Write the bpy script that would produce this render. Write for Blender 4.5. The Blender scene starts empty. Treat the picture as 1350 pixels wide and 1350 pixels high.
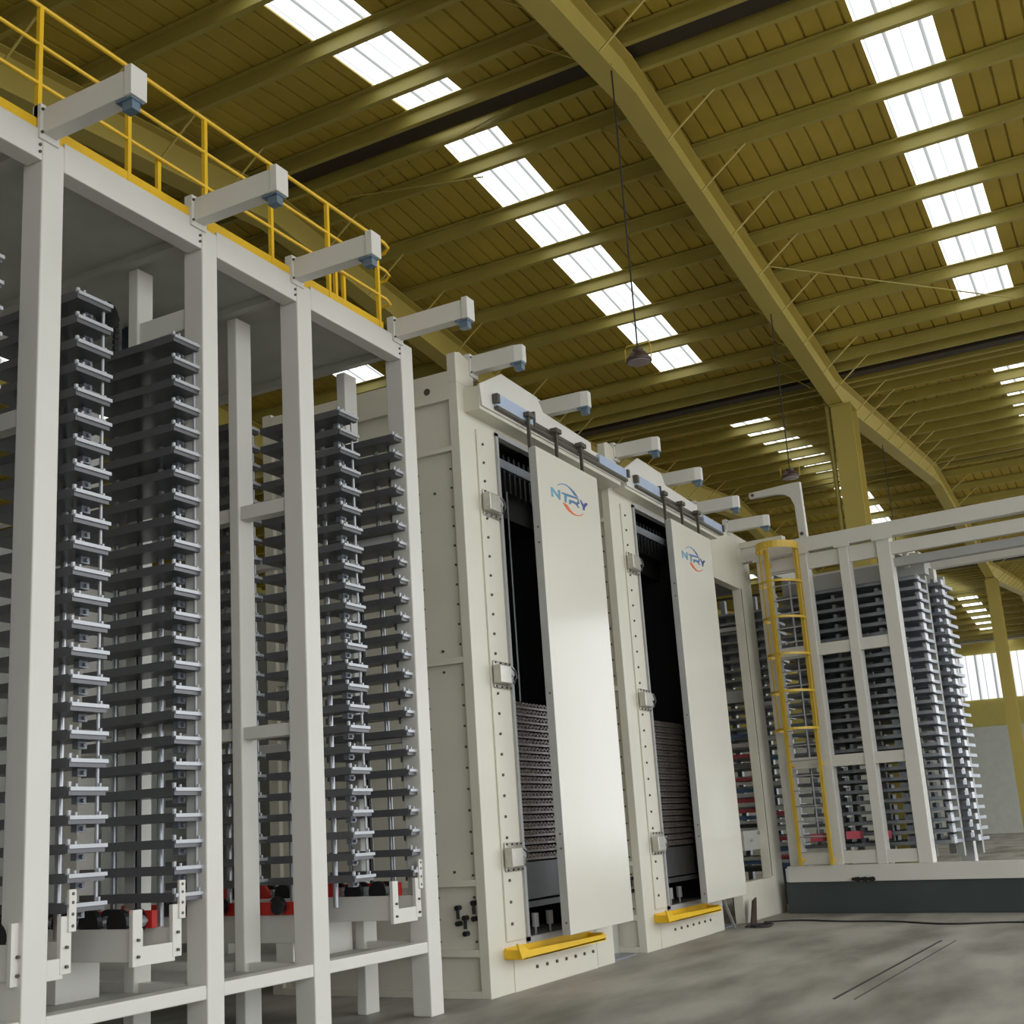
import bpy, bmesh, math, random
from mathutils import Vector, Matrix

random.seed(7)
C = bpy.context.scene.collection
S = bpy.context.scene

# ------------------------------------------------------------------ camera
yaw, pitch, roll = -0.5195, 0.2314, -0.0538
fwd = Vector((math.sin(yaw) * math.cos(pitch), math.cos(yaw) * math.cos(pitch), math.sin(pitch)))
rgt = Vector((math.cos(yaw), -math.sin(yaw), 0))
upv = rgt.cross(fwd)
r2 = math.cos(roll) * rgt + math.sin(roll) * upv
u2 = -math.sin(roll) * rgt + math.cos(roll) * upv
cam_data = bpy.data.cameras.new('camera')
cam = bpy.data.objects.new('camera', cam_data)
C.objects.link(cam)
m = Matrix((r2, u2, -fwd)).transposed().to_4x4()
m.translation = Vector((0, 0, 1.8))
cam.matrix_world = m
cam_data.sensor_width = 36
cam_data.lens = 36 * 1619.2 / 1350
cam_data.shift_x = (675 - 588.6) / 1350
cam_data.shift_y = (716.2 - 675) / 1350
cam_data.clip_end = 500
S.camera = cam

# ------------------------------------------------------------------ world + exposure
w = bpy.data.worlds.new('daylight')
S.world = w
w.use_nodes = True
bg = w.node_tree.nodes['Background']
bg.inputs[0].default_value = (0.93, 0.97, 1.0, 1)
bg.inputs[1].default_value = 1.15
S.view_settings.view_transform = 'Standard'
S.view_settings.look = 'None'
S.view_settings.gamma = 1
S.view_settings.exposure = 1.15
S.view_settings.use_curve_mapping = False
SKYLIGHT = 1.1


# ------------------------------------------------------------------ materials
def lin(c):
    c = c / 255
    return c / 12.92 if c <= 0.04045 else ((c + 0.055) / 1.055) ** 2.4


def mat(name, rgb, rough=0.5, metal=0.0, var=0.06, scale=3.0, bump=0.0, spec=0.5):
    ma = bpy.data.materials.new(name)
    ma.use_nodes = True
    nt = ma.node_tree
    b = nt.nodes['Principled BSDF']
    col = [lin(v) for v in rgb]
    tc = nt.nodes.new('ShaderNodeTexCoord')
    nz = nt.nodes.new('ShaderNodeTexNoise')
    nz.inputs['Scale'].default_value = scale
    nz.inputs['Detail'].default_value = 4
    nt.links.new(tc.outputs['Object'], nz.inputs['Vector'])
    rp = nt.nodes.new('ShaderNodeValToRGB')
    rp.color_ramp.elements[0].position = 0.3
    rp.color_ramp.elements[1].position = 0.7
    rp.color_ramp.elements[0].color = [v * (1 - var) for v in col] + [1]
    rp.color_ramp.elements[1].color = [min(1, v * (1 + var)) for v in col] + [1]
    nt.links.new(nz.outputs['Fac'], rp.inputs['Fac'])
    nt.links.new(rp.outputs['Color'], b.inputs['Base Color'])
    b.inputs['Roughness'].default_value = rough
    b.inputs['Metallic'].default_value = metal
    b.inputs['Specular IOR Level'].default_value = spec
    if bump:
        bp = nt.nodes.new('ShaderNodeBump')
        bp.inputs['Strength'].default_value = bump
        bp.inputs['Distance'].default_value = 0.01
        nt.links.new(nz.outputs['Fac'], bp.inputs['Height'])
        nt.links.new(bp.outputs['Normal'], b.inputs['Normal'])
    return ma


def emit(name, rgb, strength, period=0.49):
    ma = bpy.data.materials.new(name)
    ma.use_nodes = True
    nt = ma.node_tree
    b = nt.nodes['Principled BSDF']
    b.inputs['Base Color'].default_value = (0.25, 0.27, 0.27, 1)
    b.inputs['Roughness'].default_value = 0.4
    b.inputs['Emission Strength'].default_value = strength
    tc = nt.nodes.new('ShaderNodeTexCoord')
    sp = nt.nodes.new('ShaderNodeSeparateXYZ')
    dv = nt.nodes.new('ShaderNodeMath')
    dv.operation = 'DIVIDE'
    dv.inputs[1].default_value = period
    fr = nt.nodes.new('ShaderNodeMath')
    fr.operation = 'FRACT'
    rp = nt.nodes.new('ShaderNodeValToRGB')
    e = rp.color_ramp.elements
    e[0].position = 0.0
    e[0].color = [v * 0.14 for v in rgb] + [1]
    e[1].position = 0.09
    e[1].color = [v * 0.22 for v in rgb] + [1]
    for ps, f in ((0.13, 0.6), (0.45, 1.0), (0.48, 0.3), (0.51, 0.3), (0.55, 0.9), (0.95, 0.7)):
        q = e.new(ps)
        q.color = [v * f for v in rgb] + [1]
    nt.links.new(tc.outputs['Object'], sp.inputs[0])
    nt.links.new(sp.outputs['X'], dv.inputs[0])
    nt.links.new(dv.outputs[0], fr.inputs[0])
    nt.links.new(fr.outputs[0], rp.inputs['Fac'])
    nt.links.new(rp.outputs['Color'], b.inputs['Emission Color'])
    return ma


M = dict(
    white=mat('white machine paint', (214, 211, 203), 0.42, var=0.03, scale=1.5),
    cream=mat('cream machine paint', (212, 207, 191), 0.42, var=0.03, scale=1.5),
    door=mat('glossy cream door paint', (216, 212, 199), 0.16, var=0.015, scale=1.0),
    edge=mat('grey door edge', (168, 168, 166), 0.4),
    deck=mat('grey deck plate', (176, 175, 168), 0.6, var=0.08, scale=2),
    olive=mat('olive yellow roof steel', (166, 152, 76), 0.5, var=0.07, scale=1.2),
    sheet=mat('yellow roof sheet', (176, 152, 58), 0.55, var=0.12, scale=0.8),
    girder=mat('yellow girder paint', (182, 164, 84), 0.5, var=0.05, scale=1),
    yellow=mat('safety yellow paint', (232, 186, 28), 0.4, var=0.06, scale=4),
    ladder=mat('ladder yellow paint', (206, 170, 56), 0.4, var=0.06, scale=4),
    tray=mat('dark tray steel', (98, 98, 101), 0.35, metal=0.35, var=0.1, scale=3),
    nose=mat('bright tray edge', (178, 180, 184), 0.35, metal=0.3, var=0.04),
    chrome=mat('bright rod', (176, 178, 182), 0.32, metal=0.7, var=0.03),
    bolt=mat('bolt steel', (92, 88, 78), 0.4, metal=0.5),
    clamp=mat('zinc clamp', (186, 182, 172), 0.28, metal=0.6, var=0.08, scale=12),
    black=mat('black rubber', (22, 22, 24), 0.4),
    red=mat('red paint', (196, 44, 34), 0.45),
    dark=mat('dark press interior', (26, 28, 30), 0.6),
    steel=mat('press steel', (138, 143, 150), 0.4, metal=0.3, var=0.1),
    platen=mat('platen steel', (182, 174, 172), 0.4, metal=0.5, var=0.25, scale=14, bump=0.3),
    film=mat('pale blue rail film', (176, 190, 214), 0.25, var=0.05),
    sensor=mat('blue grey sensor', (112, 132, 150), 0.25, metal=0.2),
    plinth=mat('dark slate plinth', (58, 66, 68), 0.5, var=0.12, scale=1.2),
    lamp=mat('brown lamp housing', (70, 52, 44), 0.45),
    lens=mat('lamp glass', (150, 138, 138), 0.15),
    cable=mat('black cable', (40, 36, 36), 0.6),
    rust=mat('rusty brown plate', (62, 48, 36), 0.7, var=0.2, scale=6),
    pink=mat('pink board edge', (206, 92, 108), 0.6),
    blue=mat('blue board edge', (92, 122, 168), 0.6),
    pale=mat('white board edge', (224, 224, 228), 0.6),
    navy=mat('navy motor paint', (34, 44, 66), 0.4),
    wall=mat('far wall cladding', (190, 176, 96), 0.7, var=0.05),
    lowwall=mat('pale wall panel', (196, 198, 190), 0.7, var=0.05),
    gutter_and_ridge_shade=mat('dark brown gutter', (52, 42, 26), 0.6),
    orange=mat('orange logo ink', (214, 92, 36), 0.5, var=0.04),
)


def floor_material():
    ma = bpy.data.materials.new('stained concrete')
    ma.use_nodes = True
    nt = ma.node_tree
    b = nt.nodes['Principled BSDF']
    tc = nt.nodes.new('ShaderNodeTexCoord')
    mp = nt.nodes.new('ShaderNodeMapping')
    mp.inputs['Scale'].default_value = (0.7, 0.22, 1)
    mp.inputs['Rotation'].default_value = (0, 0, math.radians(62))
    n1 = nt.nodes.new('ShaderNodeTexNoise')
    n1.inputs['Scale'].default_value = 1.6
    n1.inputs['Detail'].default_value = 6
    r1 = nt.nodes.new('ShaderNodeValToRGB')
    r1.color_ramp.elements[0].position = 0.35
    r1.color_ramp.elements[0].color = (lin(118), lin(114), lin(104), 1)
    r1.color_ramp.elements[1].position = 0.62
    r1.color_ramp.elements[1].color = (lin(170), lin(165), lin(156), 1)
    nt.links.new(tc.outputs['Object'], mp.inputs['Vector'])
    nt.links.new(mp.outputs['Vector'], n1.inputs['Vector'])
    nt.links.new(n1.outputs['Fac'], r1.inputs['Fac'])
    nt.links.new(r1.outputs['Color'], b.inputs['Base Color'])
    n2 = nt.nodes.new('ShaderNodeTexNoise')
    n2.inputs['Scale'].default_value = 0.8
    mr = nt.nodes.new('ShaderNodeMapRange')
    mr.inputs['To Min'].default_value = 0.35
    mr.inputs['To Max'].default_value = 0.75
    nt.links.new(n2.outputs['Fac'], mr.inputs['Value'])
    nt.links.new(mr.outputs['Result'], b.inputs['Roughness'])
    return ma


M['floor'] = floor_material()


def logo_material():
    ma = bpy.data.materials.new('teal to navy logo ink')
    ma.use_nodes = True
    nt = ma.node_tree
    b = nt.nodes['Principled BSDF']
    tc = nt.nodes.new('ShaderNodeTexCoord')
    sp = nt.nodes.new('ShaderNodeSeparateXYZ')
    mr = nt.nodes.new('ShaderNodeMapRange')
    mr.inputs['From Min'].default_value = 0.0
    mr.inputs['From Max'].default_value = 1.2
    rp = nt.nodes.new('ShaderNodeValToRGB')
    rp.color_ramp.elements[0].color = (lin(92), lin(160), lin(182), 1)
    rp.color_ramp.elements[1].color = (lin(44), lin(44), lin(128), 1)
    e = rp.color_ramp.elements.new(0.6)
    e.color = (lin(62), lin(106), lin(150), 1)
    nt.links.new(tc.outputs['Object'], sp.inputs[0])
    nt.links.new(sp.outputs['Y'], mr.inputs['Value'])
    nt.links.new(mr.outputs['Result'], rp.inputs['Fac'])
    nt.links.new(rp.outputs['Color'], b.inputs['Base Color'])
    b.inputs['Roughness'].default_value = 0.5
    return ma


M['logo'] = logo_material()
M['skylight'] = emit('translucent skylight sheet', (0.93, 0.98, 1.0), SKYLIGHT)
M['window'] = emit('daylit window', (0.95, 0.98, 1.0), 0.6, 1.0)


# ------------------------------------------------------------------ mesh helpers
class MB:
    """collects shapes, builds ONE mesh object"""
    def __init__(self):
        self.bm = bmesh.new()

    def box(self, x0, x1, y0, y1, z0, z1):
        v = [self.bm.verts.new(p) for p in ((x0, y0, z0), (x1, y0, z0), (x1, y1, z0), (x0, y1, z0),
                                            (x0, y0, z1), (x1, y0, z1), (x1, y1, z1), (x0, y1, z1))]
        for f in ((0, 3, 2, 1), (4, 5, 6, 7), (0, 1, 5, 4), (1, 2, 6, 5), (2, 3, 7, 6), (3, 0, 4, 7)):
            self.bm.faces.new([v[i] for i in f])
        return self

    def prism(self, pts, axis, a0, a1):
        """polygon pts (2-D) extruded along axis 'x','y' or 'z' from a0 to a1"""
        def P(p, a):
            if axis == 'x':
                return (a, p[0], p[1])
            if axis == 'y':
                return (p[0], a, p[1])
            return (p[0], p[1], a)
        A = [self.bm.verts.new(P(p, a0)) for p in pts]
        B = [self.bm.verts.new(P(p, a1)) for p in pts]
        n = len(pts)
        self.bm.faces.new(A[::-1])
        self.bm.faces.new(B)
        for i in range(n):
            self.bm.faces.new((A[i], A[(i + 1) % n], B[(i + 1) % n], B[i]))
        return self

    def cyl(self, p0, p1, r, n=12, r1=None):
        p0, p1 = Vector(p0), Vector(p1)
        d = (p1 - p0)
        L = d.length
        d.normalize()
        a = d.orthogonal().normalized()
        b = d.cross(a)
        r1 = r if r1 is None else r1
        A, B = [], []
        for i in range(n):
            t = 2 * math.pi * i / n
            o = math.cos(t) * a + math.sin(t) * b
            A.append(self.bm.verts.new(p0 + o * r))
            B.append(self.bm.verts.new(p1 + o * r1))
        self.bm.faces.new(A[::-1])
        self.bm.faces.new(B)
        for i in range(n):
            self.bm.faces.new((A[i], A[(i + 1) % n], B[(i + 1) % n], B[i]))
        return self

    def bar(self, p0, p1, w, h=None):
        """square bar between two points"""
        h = w if h is None else h
        p0, p1 = Vector(p0), Vector(p1)
        d = (p1 - p0).normalized()
        up = Vector((0, 0, 1)) if abs(d.z) < 0.95 else Vector((1, 0, 0))
        a = d.cross(up).normalized()
        b = a.cross(d)
        vs = []
        for p in (p0, p1):
            for s, t in ((-1, -1), (1, -1), (1, 1), (-1, 1)):
                vs.append(self.bm.verts.new(p + a * s * w / 2 + b * t * h / 2))
        for f in ((0, 1, 2, 3), (7, 6, 5, 4), (0, 4, 5, 1), (1, 5, 6, 2), (2, 6, 7, 3), (3, 7, 4, 0)):
            self.bm.faces.new([vs[i] for i in f])
        return self

    def tube(self, pts, r, n=8):
        pts = [Vector(p) for p in pts]
        rings = []
        for i, p in enumerate(pts):
            d = (pts[min(i + 1, len(pts) - 1)] - pts[max(i - 1, 0)]).normalized()
            up = Vector((0, 0, 1)) if abs(d.z) < 0.9 else Vector((1, 0, 0))
            a = d.cross(up).normalized()
            b = a.cross(d)
            rings.append([self.bm.verts.new(p + r * (math.cos(2 * math.pi * k / n) * a + math.sin(2 * math.pi * k / n) * b)) for k in range(n)])
        for A, B in zip(rings, rings[1:]):
            for k in range(n):
                self.bm.faces.new((A[k], A[(k + 1) % n], B[(k + 1) % n], B[k]))
        self.bm.faces.new(rings[0][::-1])
        self.bm.faces.new(rings[-1])
        return self

    def build(self, name, m, parent=None, bevel=0.0, label=None, world=True):
        bmesh.ops.recalc_face_normals(self.bm, faces=self.bm.faces)
        me = bpy.data.meshes.new(name)
        self.bm.to_mesh(me)
        self.bm.free()
        o = bpy.data.objects.new(name, me)
        C.objects.link(o)
        me.materials.append(M[m] if isinstance(m, str) else m)
        if parent is not None:
            o.parent = parent
            if world:
                off = Vector((0, 0, 0))
                p = parent
                while p is not None:
                    off += p.location
                    p = p.parent
                o.location = -off
        if bevel:
            md = o.modifiers.new('bevel', 'BEVEL')
            md.width = bevel
            md.segments = 2
            md.limit_method = 'ANGLE'
        if label:
            o['label'] = label
        return o


class Bolts:
    """same call shape as MB, every cylinder becomes one object sharing mesh data"""
    cache = {}

    def __init__(self):
        self.items = []

    def cyl(self, p0, p1, r, n=8):
        self.items.append((Vector(p0), Vector(p1), r))
        return self

    def build(self, name, m, parent):
        off = Vector((0, 0, 0))
        p = parent
        while p is not None:
            off += p.location
            p = p.parent
        for p0, p1, r in self.items:
            d = p1 - p0
            key = (m, round(d.x, 4), round(d.y, 4), round(d.z, 4), r)
            if key not in Bolts.cache:
                o = MB().cyl((0, 0, 0), d, r, 8).build(name, m, None)
                Bolts.cache[key] = o.data
            else:
                o = bpy.data.objects.new(name, Bolts.cache[key])
                C.objects.link(o)
            o.parent = parent
            o.location = p0 - off


def thing(name, label, cat, loc, group=None, rotz=0):
    o = bpy.data.objects.new(name, None)
    C.objects.link(o)
    o.location = loc
    o.rotation_euler = (0, 0, rotz)
    o['label'] = label
    o['category'] = cat
    if group:
        o['group'] = group
    return o


def tag(o, label, cat, group=None):
    o['label'] = label
    o['category'] = cat
    if group:
        o['group'] = group
    return o


def struct(o):
    o['kind'] = 'structure'
    return o


def copy_tree(o, parent=None):
    c = o.copy()
    C.objects.link(c)
    c.parent = parent
    for ch in list(o.children):
        copy_tree(ch, c)
    return c


# ------------------------------------------------------------------ hall: floor, walls, roof
struct(MB().box(-34, 60, -40, 92, -0.2, 0).build('floor', 'floor'))

ZR, ZV = 12.73, 11.49
KNOTS = [(-24.8, ZV), (-11.0, ZR), (1.2, ZV), (15.0, ZR), (27.2, ZV), (41.0, ZR), (53.2, ZV), (67.0, ZR), (79.2, ZV), (93.0, ZR)]


def roof_z(y):
    for (a_, za), (b_, zb) in zip(KNOTS, KNOTS[1:]):
        if a_ <= y <= b_:
            return za + (zb - za) * (y - a_) / (b_ - a_)
    return ZV


breaks = [k[0] for k in KNOTS]
SKY_X = [(-21.55, -20.57), (-15.1, -14.12), (-8.64, -7.66), (-2.25, -1.27), (4.2, 5.18)]
X0, X1 = -33.0, 9.0  # roof's unseen right edge stops short to let more sky light in


def sheet_strip(bm, xa, xb, ya, yb):
    """ribbed sheet between xa and xb over one slope"""
    xs = []
    x = xa
    while x < xb - 0.02:
        for dx, dz in ((0, 0), (0.24, 0), (0.252, 0.04), (0.27, 0.04)):
            if x + dx < xb - 0.005:
                xs.append((x + dx, dz))
        x += 0.28
    xs.append((xb, 0))
    A = [bm.verts.new((px, ya, roof_z(ya) + dz)) for px, dz in xs]
    B = [bm.verts.new((px, yb, roof_z(yb) + dz)) for px, dz in xs]
    for i in range(len(xs) - 1):
        bm.faces.new((A[i], A[i + 1], B[i + 1], B[i]))


cm = MB()
for ya, yb in zip(breaks, breaks[1:]):
    for xa, xb in SKY_X:
        if roof_z(ya) > roof_z(yb):
            sheet_strip(cm.bm, xa, xb, yb - 1.9, yb)
        else:
            sheet_strip(cm.bm, xa, xb, ya, ya + 1.9)
    edges = [X0] + [v for s in SKY_X for v in s] + [X1]
    for k in range(0, len(edges), 2):
        sheet_strip(cm.bm, edges[k], edges[k + 1], ya, yb)
ceil = struct(cm.build('ceiling', 'sheet'))
sm = ceil.modifiers.new('thick', 'SOLIDIFY')
sm.thickness = 0.03
sm.offset = 1

n = 0
for k, (ya, yb) in enumerate(zip(breaks, breaks[1:])):
    for xa, xb in SKY_X:
        n += 1
        isr = roof_z(ya) > roof_z(yb)
        g0, g1 = (0.4, 1.9) if isr else (1.9, 0.4)
        mb = MB()
        vs = [mb.bm.verts.new(p) for p in ((xa, ya + g0, roof_z(ya + g0) + 0.03), (xb, ya + g0, roof_z(ya + g0) + 0.03),
                                           (xb, yb - g1, roof_z(yb - g1) + 0.03), (xa, yb - g1, roof_z(yb - g1) + 0.03))]
        mb.bm.faces.new(vs)
        o = mb.build('window_%d' % n, 'skylight')
        s2 = o.modifiers.new('thick', 'SOLIDIFY')
        s2.thickness = 0.02
        struct(o)

# purlins, running across X on the rafters
pys = []
for ya, yb in zip(breaks, breaks[1:]):
    L = yb - ya
    isridge = roof_z(ya) > roof_z(yb)
    base = [0.35]
    d = 1.29
    while d < L - 1.6:
        base.append(d)
        d += 1.5
    base += [L - 0.95, L - 0.45]
    for d in base:
        pys.append(ya + d if isridge else yb - d)
ny = 0
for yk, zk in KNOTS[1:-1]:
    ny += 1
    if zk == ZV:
        struct(MB().box(X0, X1, yk - 0.16, yk + 0.16, zk - 0.2, zk - 0.17).box(X0, X1, yk - 0.16, yk - 0.13, zk - 0.17, zk + 0.02).box(X0, X1, yk + 0.13, yk + 0.16, zk - 0.17, zk + 0.02).build('trim_%d' % (200 + ny), 'gutter_and_ridge_shade'))
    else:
        struct(MB().box(X0, X1, yk - 0.22, yk + 0.22, zk - 0.16, zk - 0.13).build('trim_%d' % (200 + ny), 'gutter_and_ridge_shade'))  # ridge: flat dark strip, shade of the ridge void put into its colour
for i, y in enumerate(sorted(pys)):
    if y < -8:
        continue
    z = roof_z(y) - 0.02
    # Z section profile in Y-Z, extruded in X
    pts = [(y - 0.09, z), (y + 0.012, z), (y + 0.012, z - 0.2), (y + 0.09, z - 0.2), (y + 0.09, z - 0.215), (y - 0.0, z - 0.215), (y - 0.0, z - 0.012), (y - 0.09, z - 0.012)]
    struct(MB().prism(pts, 'x', X0, X1).build('trim_%d' % (i + 1), 'olive'))

# walls
struct(MB().box(-33.4, -33.0, -22, 85, 0, 13).build('wall_left', 'wall'))
struct(MB().box(-33.0, 9.0, 84.0, 84.3, 0, 13).build('wall_far', 'wall'))
struct(MB().box(-33.0, 9.0, -22.3, -22.0, 0, 13).build('wall_back_blocker', 'lowwall'))  # unseen wall, added to darken the faces that look back down the hall
for i in range(9):
    y = -16 + i * 10
    struct(MB().box(-32.99, -32.9, y, y + 5.5, 1.6, 3.2).build('window_%d' % (101 + i), 'window'))
struct(MB().box(-12.7, -6.5, 83.9, 83.99, 8.2, 11.0).build('window_121', 'window'))
struct(MB().box(-33.0, 9.0, 83.8, 83.9, 0, 6.5).build('wall_far_dado', 'lowwall'))
hz = thing('machine_housing', 'pale panelled machine housing standing behind the white cage', 'machine housing', (-12.5, 8, 0))
for k in range(6):
    MB().box(-12.9, -11.9, 2.0 + k * 2.4, 4.3 + k * 2.4, 0, 5.6).build('panel', 'lowwall', hz, 0.01)
    MB().box(-12.7, -12.0, 4.3 + k * 2.4, 4.4 + k * 2.4, 0, 5.5).build('joint_strip', 'edge', hz)

# ------------------------------------------------------------------ roof girders and valley columns
girder_lab = {
    -5.25: ('olive yellow roof girder carried by the yellow column, hanging lamps below it'),
    -11.7: ('olive yellow roof girder seen behind the yellow platform railing'),
}
for gx in (-5.25, -11.7, -18.1):
    lab = girder_lab.get(gx, 'distant olive roof girder deep on the left, behind the cage columns')
    g = thing('roof_girder', lab, 'girder', (gx, 15, 12), 'roof girders across the hall')
    for ya, yb in zip(breaks[1:8], breaks[2:9]):
        def zt(y):
            return roof_z(y) - 0.235
        def depth(y):
            t = (ZR - roof_z(y)) / (ZR - ZV)
            return 0.60 + 0.06 * t
        ys = [ya + (yb - ya) * i / 20 for i in range(21)]
        web = MB().prism([(y, zt(y)) for y in ys] + [(y, zt(y) - depth(y)) for y in reversed(ys)], 'x', gx - 0.008, gx + 0.008)
        web.build('web', 'girder', g)
        bf = MB().prism([(y, zt(y) - depth(y)) for y in ys] + [(y, zt(y) - depth(y) - 0.02) for y in reversed(ys)], 'x', gx - 0.165, gx + 0.165)
        bf.build('bottom_flange', 'girder', g)
        MB().prism([(ys[0], zt(ys[0])), (ys[-1], zt(ys[-1])), (ys[-1], zt(ys[-1]) - 0.018), (ys[0], zt(ys[0]) - 0.018)], 'x', gx - 0.15, gx + 0.15).build('top_flange', 'girder', g)
        if gx > -15:
            for y in [p for p in pys if ya + 0.5 < p < yb - 0.5]:
                for s in (-1, 1):
                    MB().bar((gx + s * 0.15, y, zt(y) - depth(y) + 0.02), (gx + s * 0.95, y + 0.03, roof_z(y) - 0.2), 0.035, 0.02).build('brace', 'girder', g)
for cx, cy, lab in ((-5.15, 27.2, 'tall yellow steel column rising behind the white rack'),
                    (-11.7, 27.2, 'yellow steel column standing behind the two presses'),
                    (-5.25, 53.2, 'far yellow steel column behind the tray rack')):
    c = thing('building_column', lab, 'column', (cx, cy, 0), 'yellow building columns')
    t = ZV - 0.93
    MB().box(cx - 0.22, cx + 0.22, cy - 0.3, cy - 0.28, 0, t).build('front_flange', 'girder', c)
    MB().box(cx - 0.22, cx + 0.22, cy + 0.28, cy + 0.3, 0, t).build('rear_flange', 'girder', c)
    MB().box(cx - 0.01, cx + 0.01, cy - 0.28, cy + 0.28, 0, t).build('web', 'girder', c)
    MB().box(cx - 0.23, cx + 0.23, cy - 0.34, cy + 0.34, t, t + 0.03).build('cap_plate', 'girder', c)
    MB().box(cx - 0.25, cx + 0.25, cy - 0.34, cy + 0.34, 0, 0.04).build('base_plate', 'girder', c)
tag(MB().cyl((-5.47, 27.0, 0), (-5.47, 27.0, 11.0), 0.05).build('rain_pipe', 'olive'), 'thin olive downpipe running up beside the yellow column', 'pipe')
tag(MB().cyl((-4.95, 20.8, 11.45), (-1.2, 24.4, 11.1), 0.014, 6).build('tie_rod', 'olive'), 'thin tie rod under the roof, right of the yellow girder', 'rod')
tag(MB().cyl((-10.6, 15.7, 12.35), (-8.3, 16.4, 12.3), 0.012, 6).cyl((-10.6, 15.75, 12.35), (-7.0, 14.9, 12.3), 0.012, 6).build('bracing_rod', 'olive'), 'crossed bracing rods under the nearest skylight', 'rod')

# ------------------------------------------------------------------ hanging lamps
def lamp(x, y, z, ztop, label):
    t = thing('hanging_lamp', label, 'lamp', (x, y, z), 'hanging bay lamps')
    MB().cyl((x, y, z + 0.16), (x, y, ztop), 0.012, 6).build('rod', 'cable', t)
    mb = MB().cyl((x, y, z), (x, y, z + 0.035), 0.165, 28)
    mb.cyl((x, y, z + 0.035), (x, y, z + 0.12), 0.155, 28, 0.1)
    mb.cyl((x, y, z + 0.12), (x, y, z + 0.17), 0.07, 20)
    mb.build('housing', 'lamp', t)
    MB().cyl((x, y, z - 0.012), (x, y, z + 0.004), 0.145, 28).build('lens', 'lens', t)
    MB().tube([(x - 0.172, y, z + 0.03), (x - 0.175, y, z + 0.2), (x - 0.15, y, z + 0.25), (x + 0.15, y, z + 0.25), (x + 0.175, y, z + 0.2), (x + 0.172, y, z + 0.03)], 0.008, 6).build('yoke', 'ladder', t)
    return t


lamp(-5.13, 14.2, 7.56, 11.9, 'brown round lamp hanging before the white skylight row')
lamp(-5.3, 22.2, 7.85, 11.25, 'round hanging lamp left of the yellow column, smaller and farther')
lamp(-5.3, 32.5, 7.85, 11.15, 'far lamp hanging on a thin rod, right of the yellow column')

# ------------------------------------------------------------------ lift cage (left)
XF = -6.877
cage = thing('lift_cage', 'tall white steel cage of square columns around the dark trays, yellow railing on top', 'steel cage', (XF - 1.5, 8, 0))
COLS = [(4.35, 4.58), (6.0, 6.22), (7.85, 8.055), (9.265, 9.505), (11.215, 11.465)]
for a, b in COLS:
    MB().box(-7.10, XF, a, b, 0, 7.3).build('column', 'white', cage, 0.012)
    MB().box(-7.79, -7.67, a, b, 0.0, 7.12).build('column', 'white', cage, 0.012)
    MB().box(-10.1, -9.85, a, b, 0.0, 7.1).build('column', 'white', cage, 0.012)
    for z0, z1 in ((4.95, 5.09), (2.77, 2.89)):
        MB().box(-7.67, -7.10, a + 0.03, b - 0.06, z0, z1).build('crossbar', 'white', cage, 0.008)
        MB().box(-9.85, -7.79, a + 0.03, b - 0.06, z0, z1).build('crossbar', 'white', cage, 0.008)
    MB().box(-7.67, -7.10, a + 0.03, b - 0.06, 6.37, 6.57 if a < 9 else 6.5).build('crossbar', 'white', cage, 0.008) if a == 7.85 else None
    mb = Bolts()
    for z in (7.27, 7.2, 7.14):
        mb.cyl((XF - 0.02, a - 0.03, z), (XF + 0.012, a - 0.03, z), 0.012, 8)
        mb.cyl((XF - 0.06, a - 0.018, z), (XF - 0.06, a + 0.01, z), 0.014, 8)
    mb.build('bolt', 'bolt', cage)
for (a0, b0), (a1, b1) in zip(COLS, COLS[1:]):
    MB().box(-7.05, XF - 0.004, b0, a1, 7.08, 7.34).build('top_beam', 'white', cage, 0.01)
    MB().box(-7.05, XF - 0.01, b0, a1, 0.62, 0.73).build('bottom_beam', 'white', cage, 0.01)
    MB().box(-9.85, -7.05, b0, a1, 0.60, 0.66).build('lower_deck', 'deck', cage)
    MB().box(-10.0, -7.02, a0 + 0.1, a1 + 0.1, 7.2, 7.23).build('deck', 'deck', cage)
    MB().box(-9.9, -7.1, a1 - 0.12, a1 - 0.02, 7.12, 7.2).build('deck_joist', 'deck', cage)
for a in (7.85, 9.265, 11.215, 6.0):                          # base angle pieces
    MB().box(-9.85, -7.1, a + 0.05, a + 0.15, 0.62, 0.73).build('bottom_beam', 'white', cage)
MB().box(-10.1, -9.9, 4.4, 11.3, 7.0, 7.25).build('top_beam', 'white', cage)


def arm(parent, y, z, xtip, small=False):
    """overhead cantilever arm in +X, its sensor hanging below the tip"""
    h = 0.22
    mb = MB()
    mb.prism([(XF - 0.06, y - 0.07), (xtip - 0.10, y - 0.07), (xtip, y - 0.03), (xtip, y + 0.07), (XF - 0.06, y + 0.07)], 'z', z, z + h)
    a = mb.build('arm', 'white', parent, 0.006)
    if not small:
        MB().box(xtip - 0.06, xtip + 0.012, y - 0.085, y + 0.085, z - 0.01, z + h + 0.02).build('end_plate', 'white', a, 0.004)
    MB().box(XF - 0.07, XF + 0.02, y - 0.1, y + 0.1, z - 0.05, z + h + 0.03).build('mounting_plate', 'white', a, 0.004)
    s = MB().box(xtip - 0.17, xtip - 0.01, y - 0.06, y + 0.065, z - 0.025, z).box(xtip - 0.12, xtip - 0.02, y - 0.04, y + 0.045, z - 0.1, z - 0.025)
    s.build('sensor', 'sensor', a)
    mb = Bolts()
    for dz in (0.0, h - 0.02):
        mb.cyl((XF + 0.015, y - 0.085, z + dz), (XF + 0.035, y - 0.085, z + dz), 0.012, 8)
    mb.build('bolt', 'bolt', a)


for y in (4.4, 6.05, 7.79, 9.27, 11.15):
    arm(cage, y, 7.30, -5.92)

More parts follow.
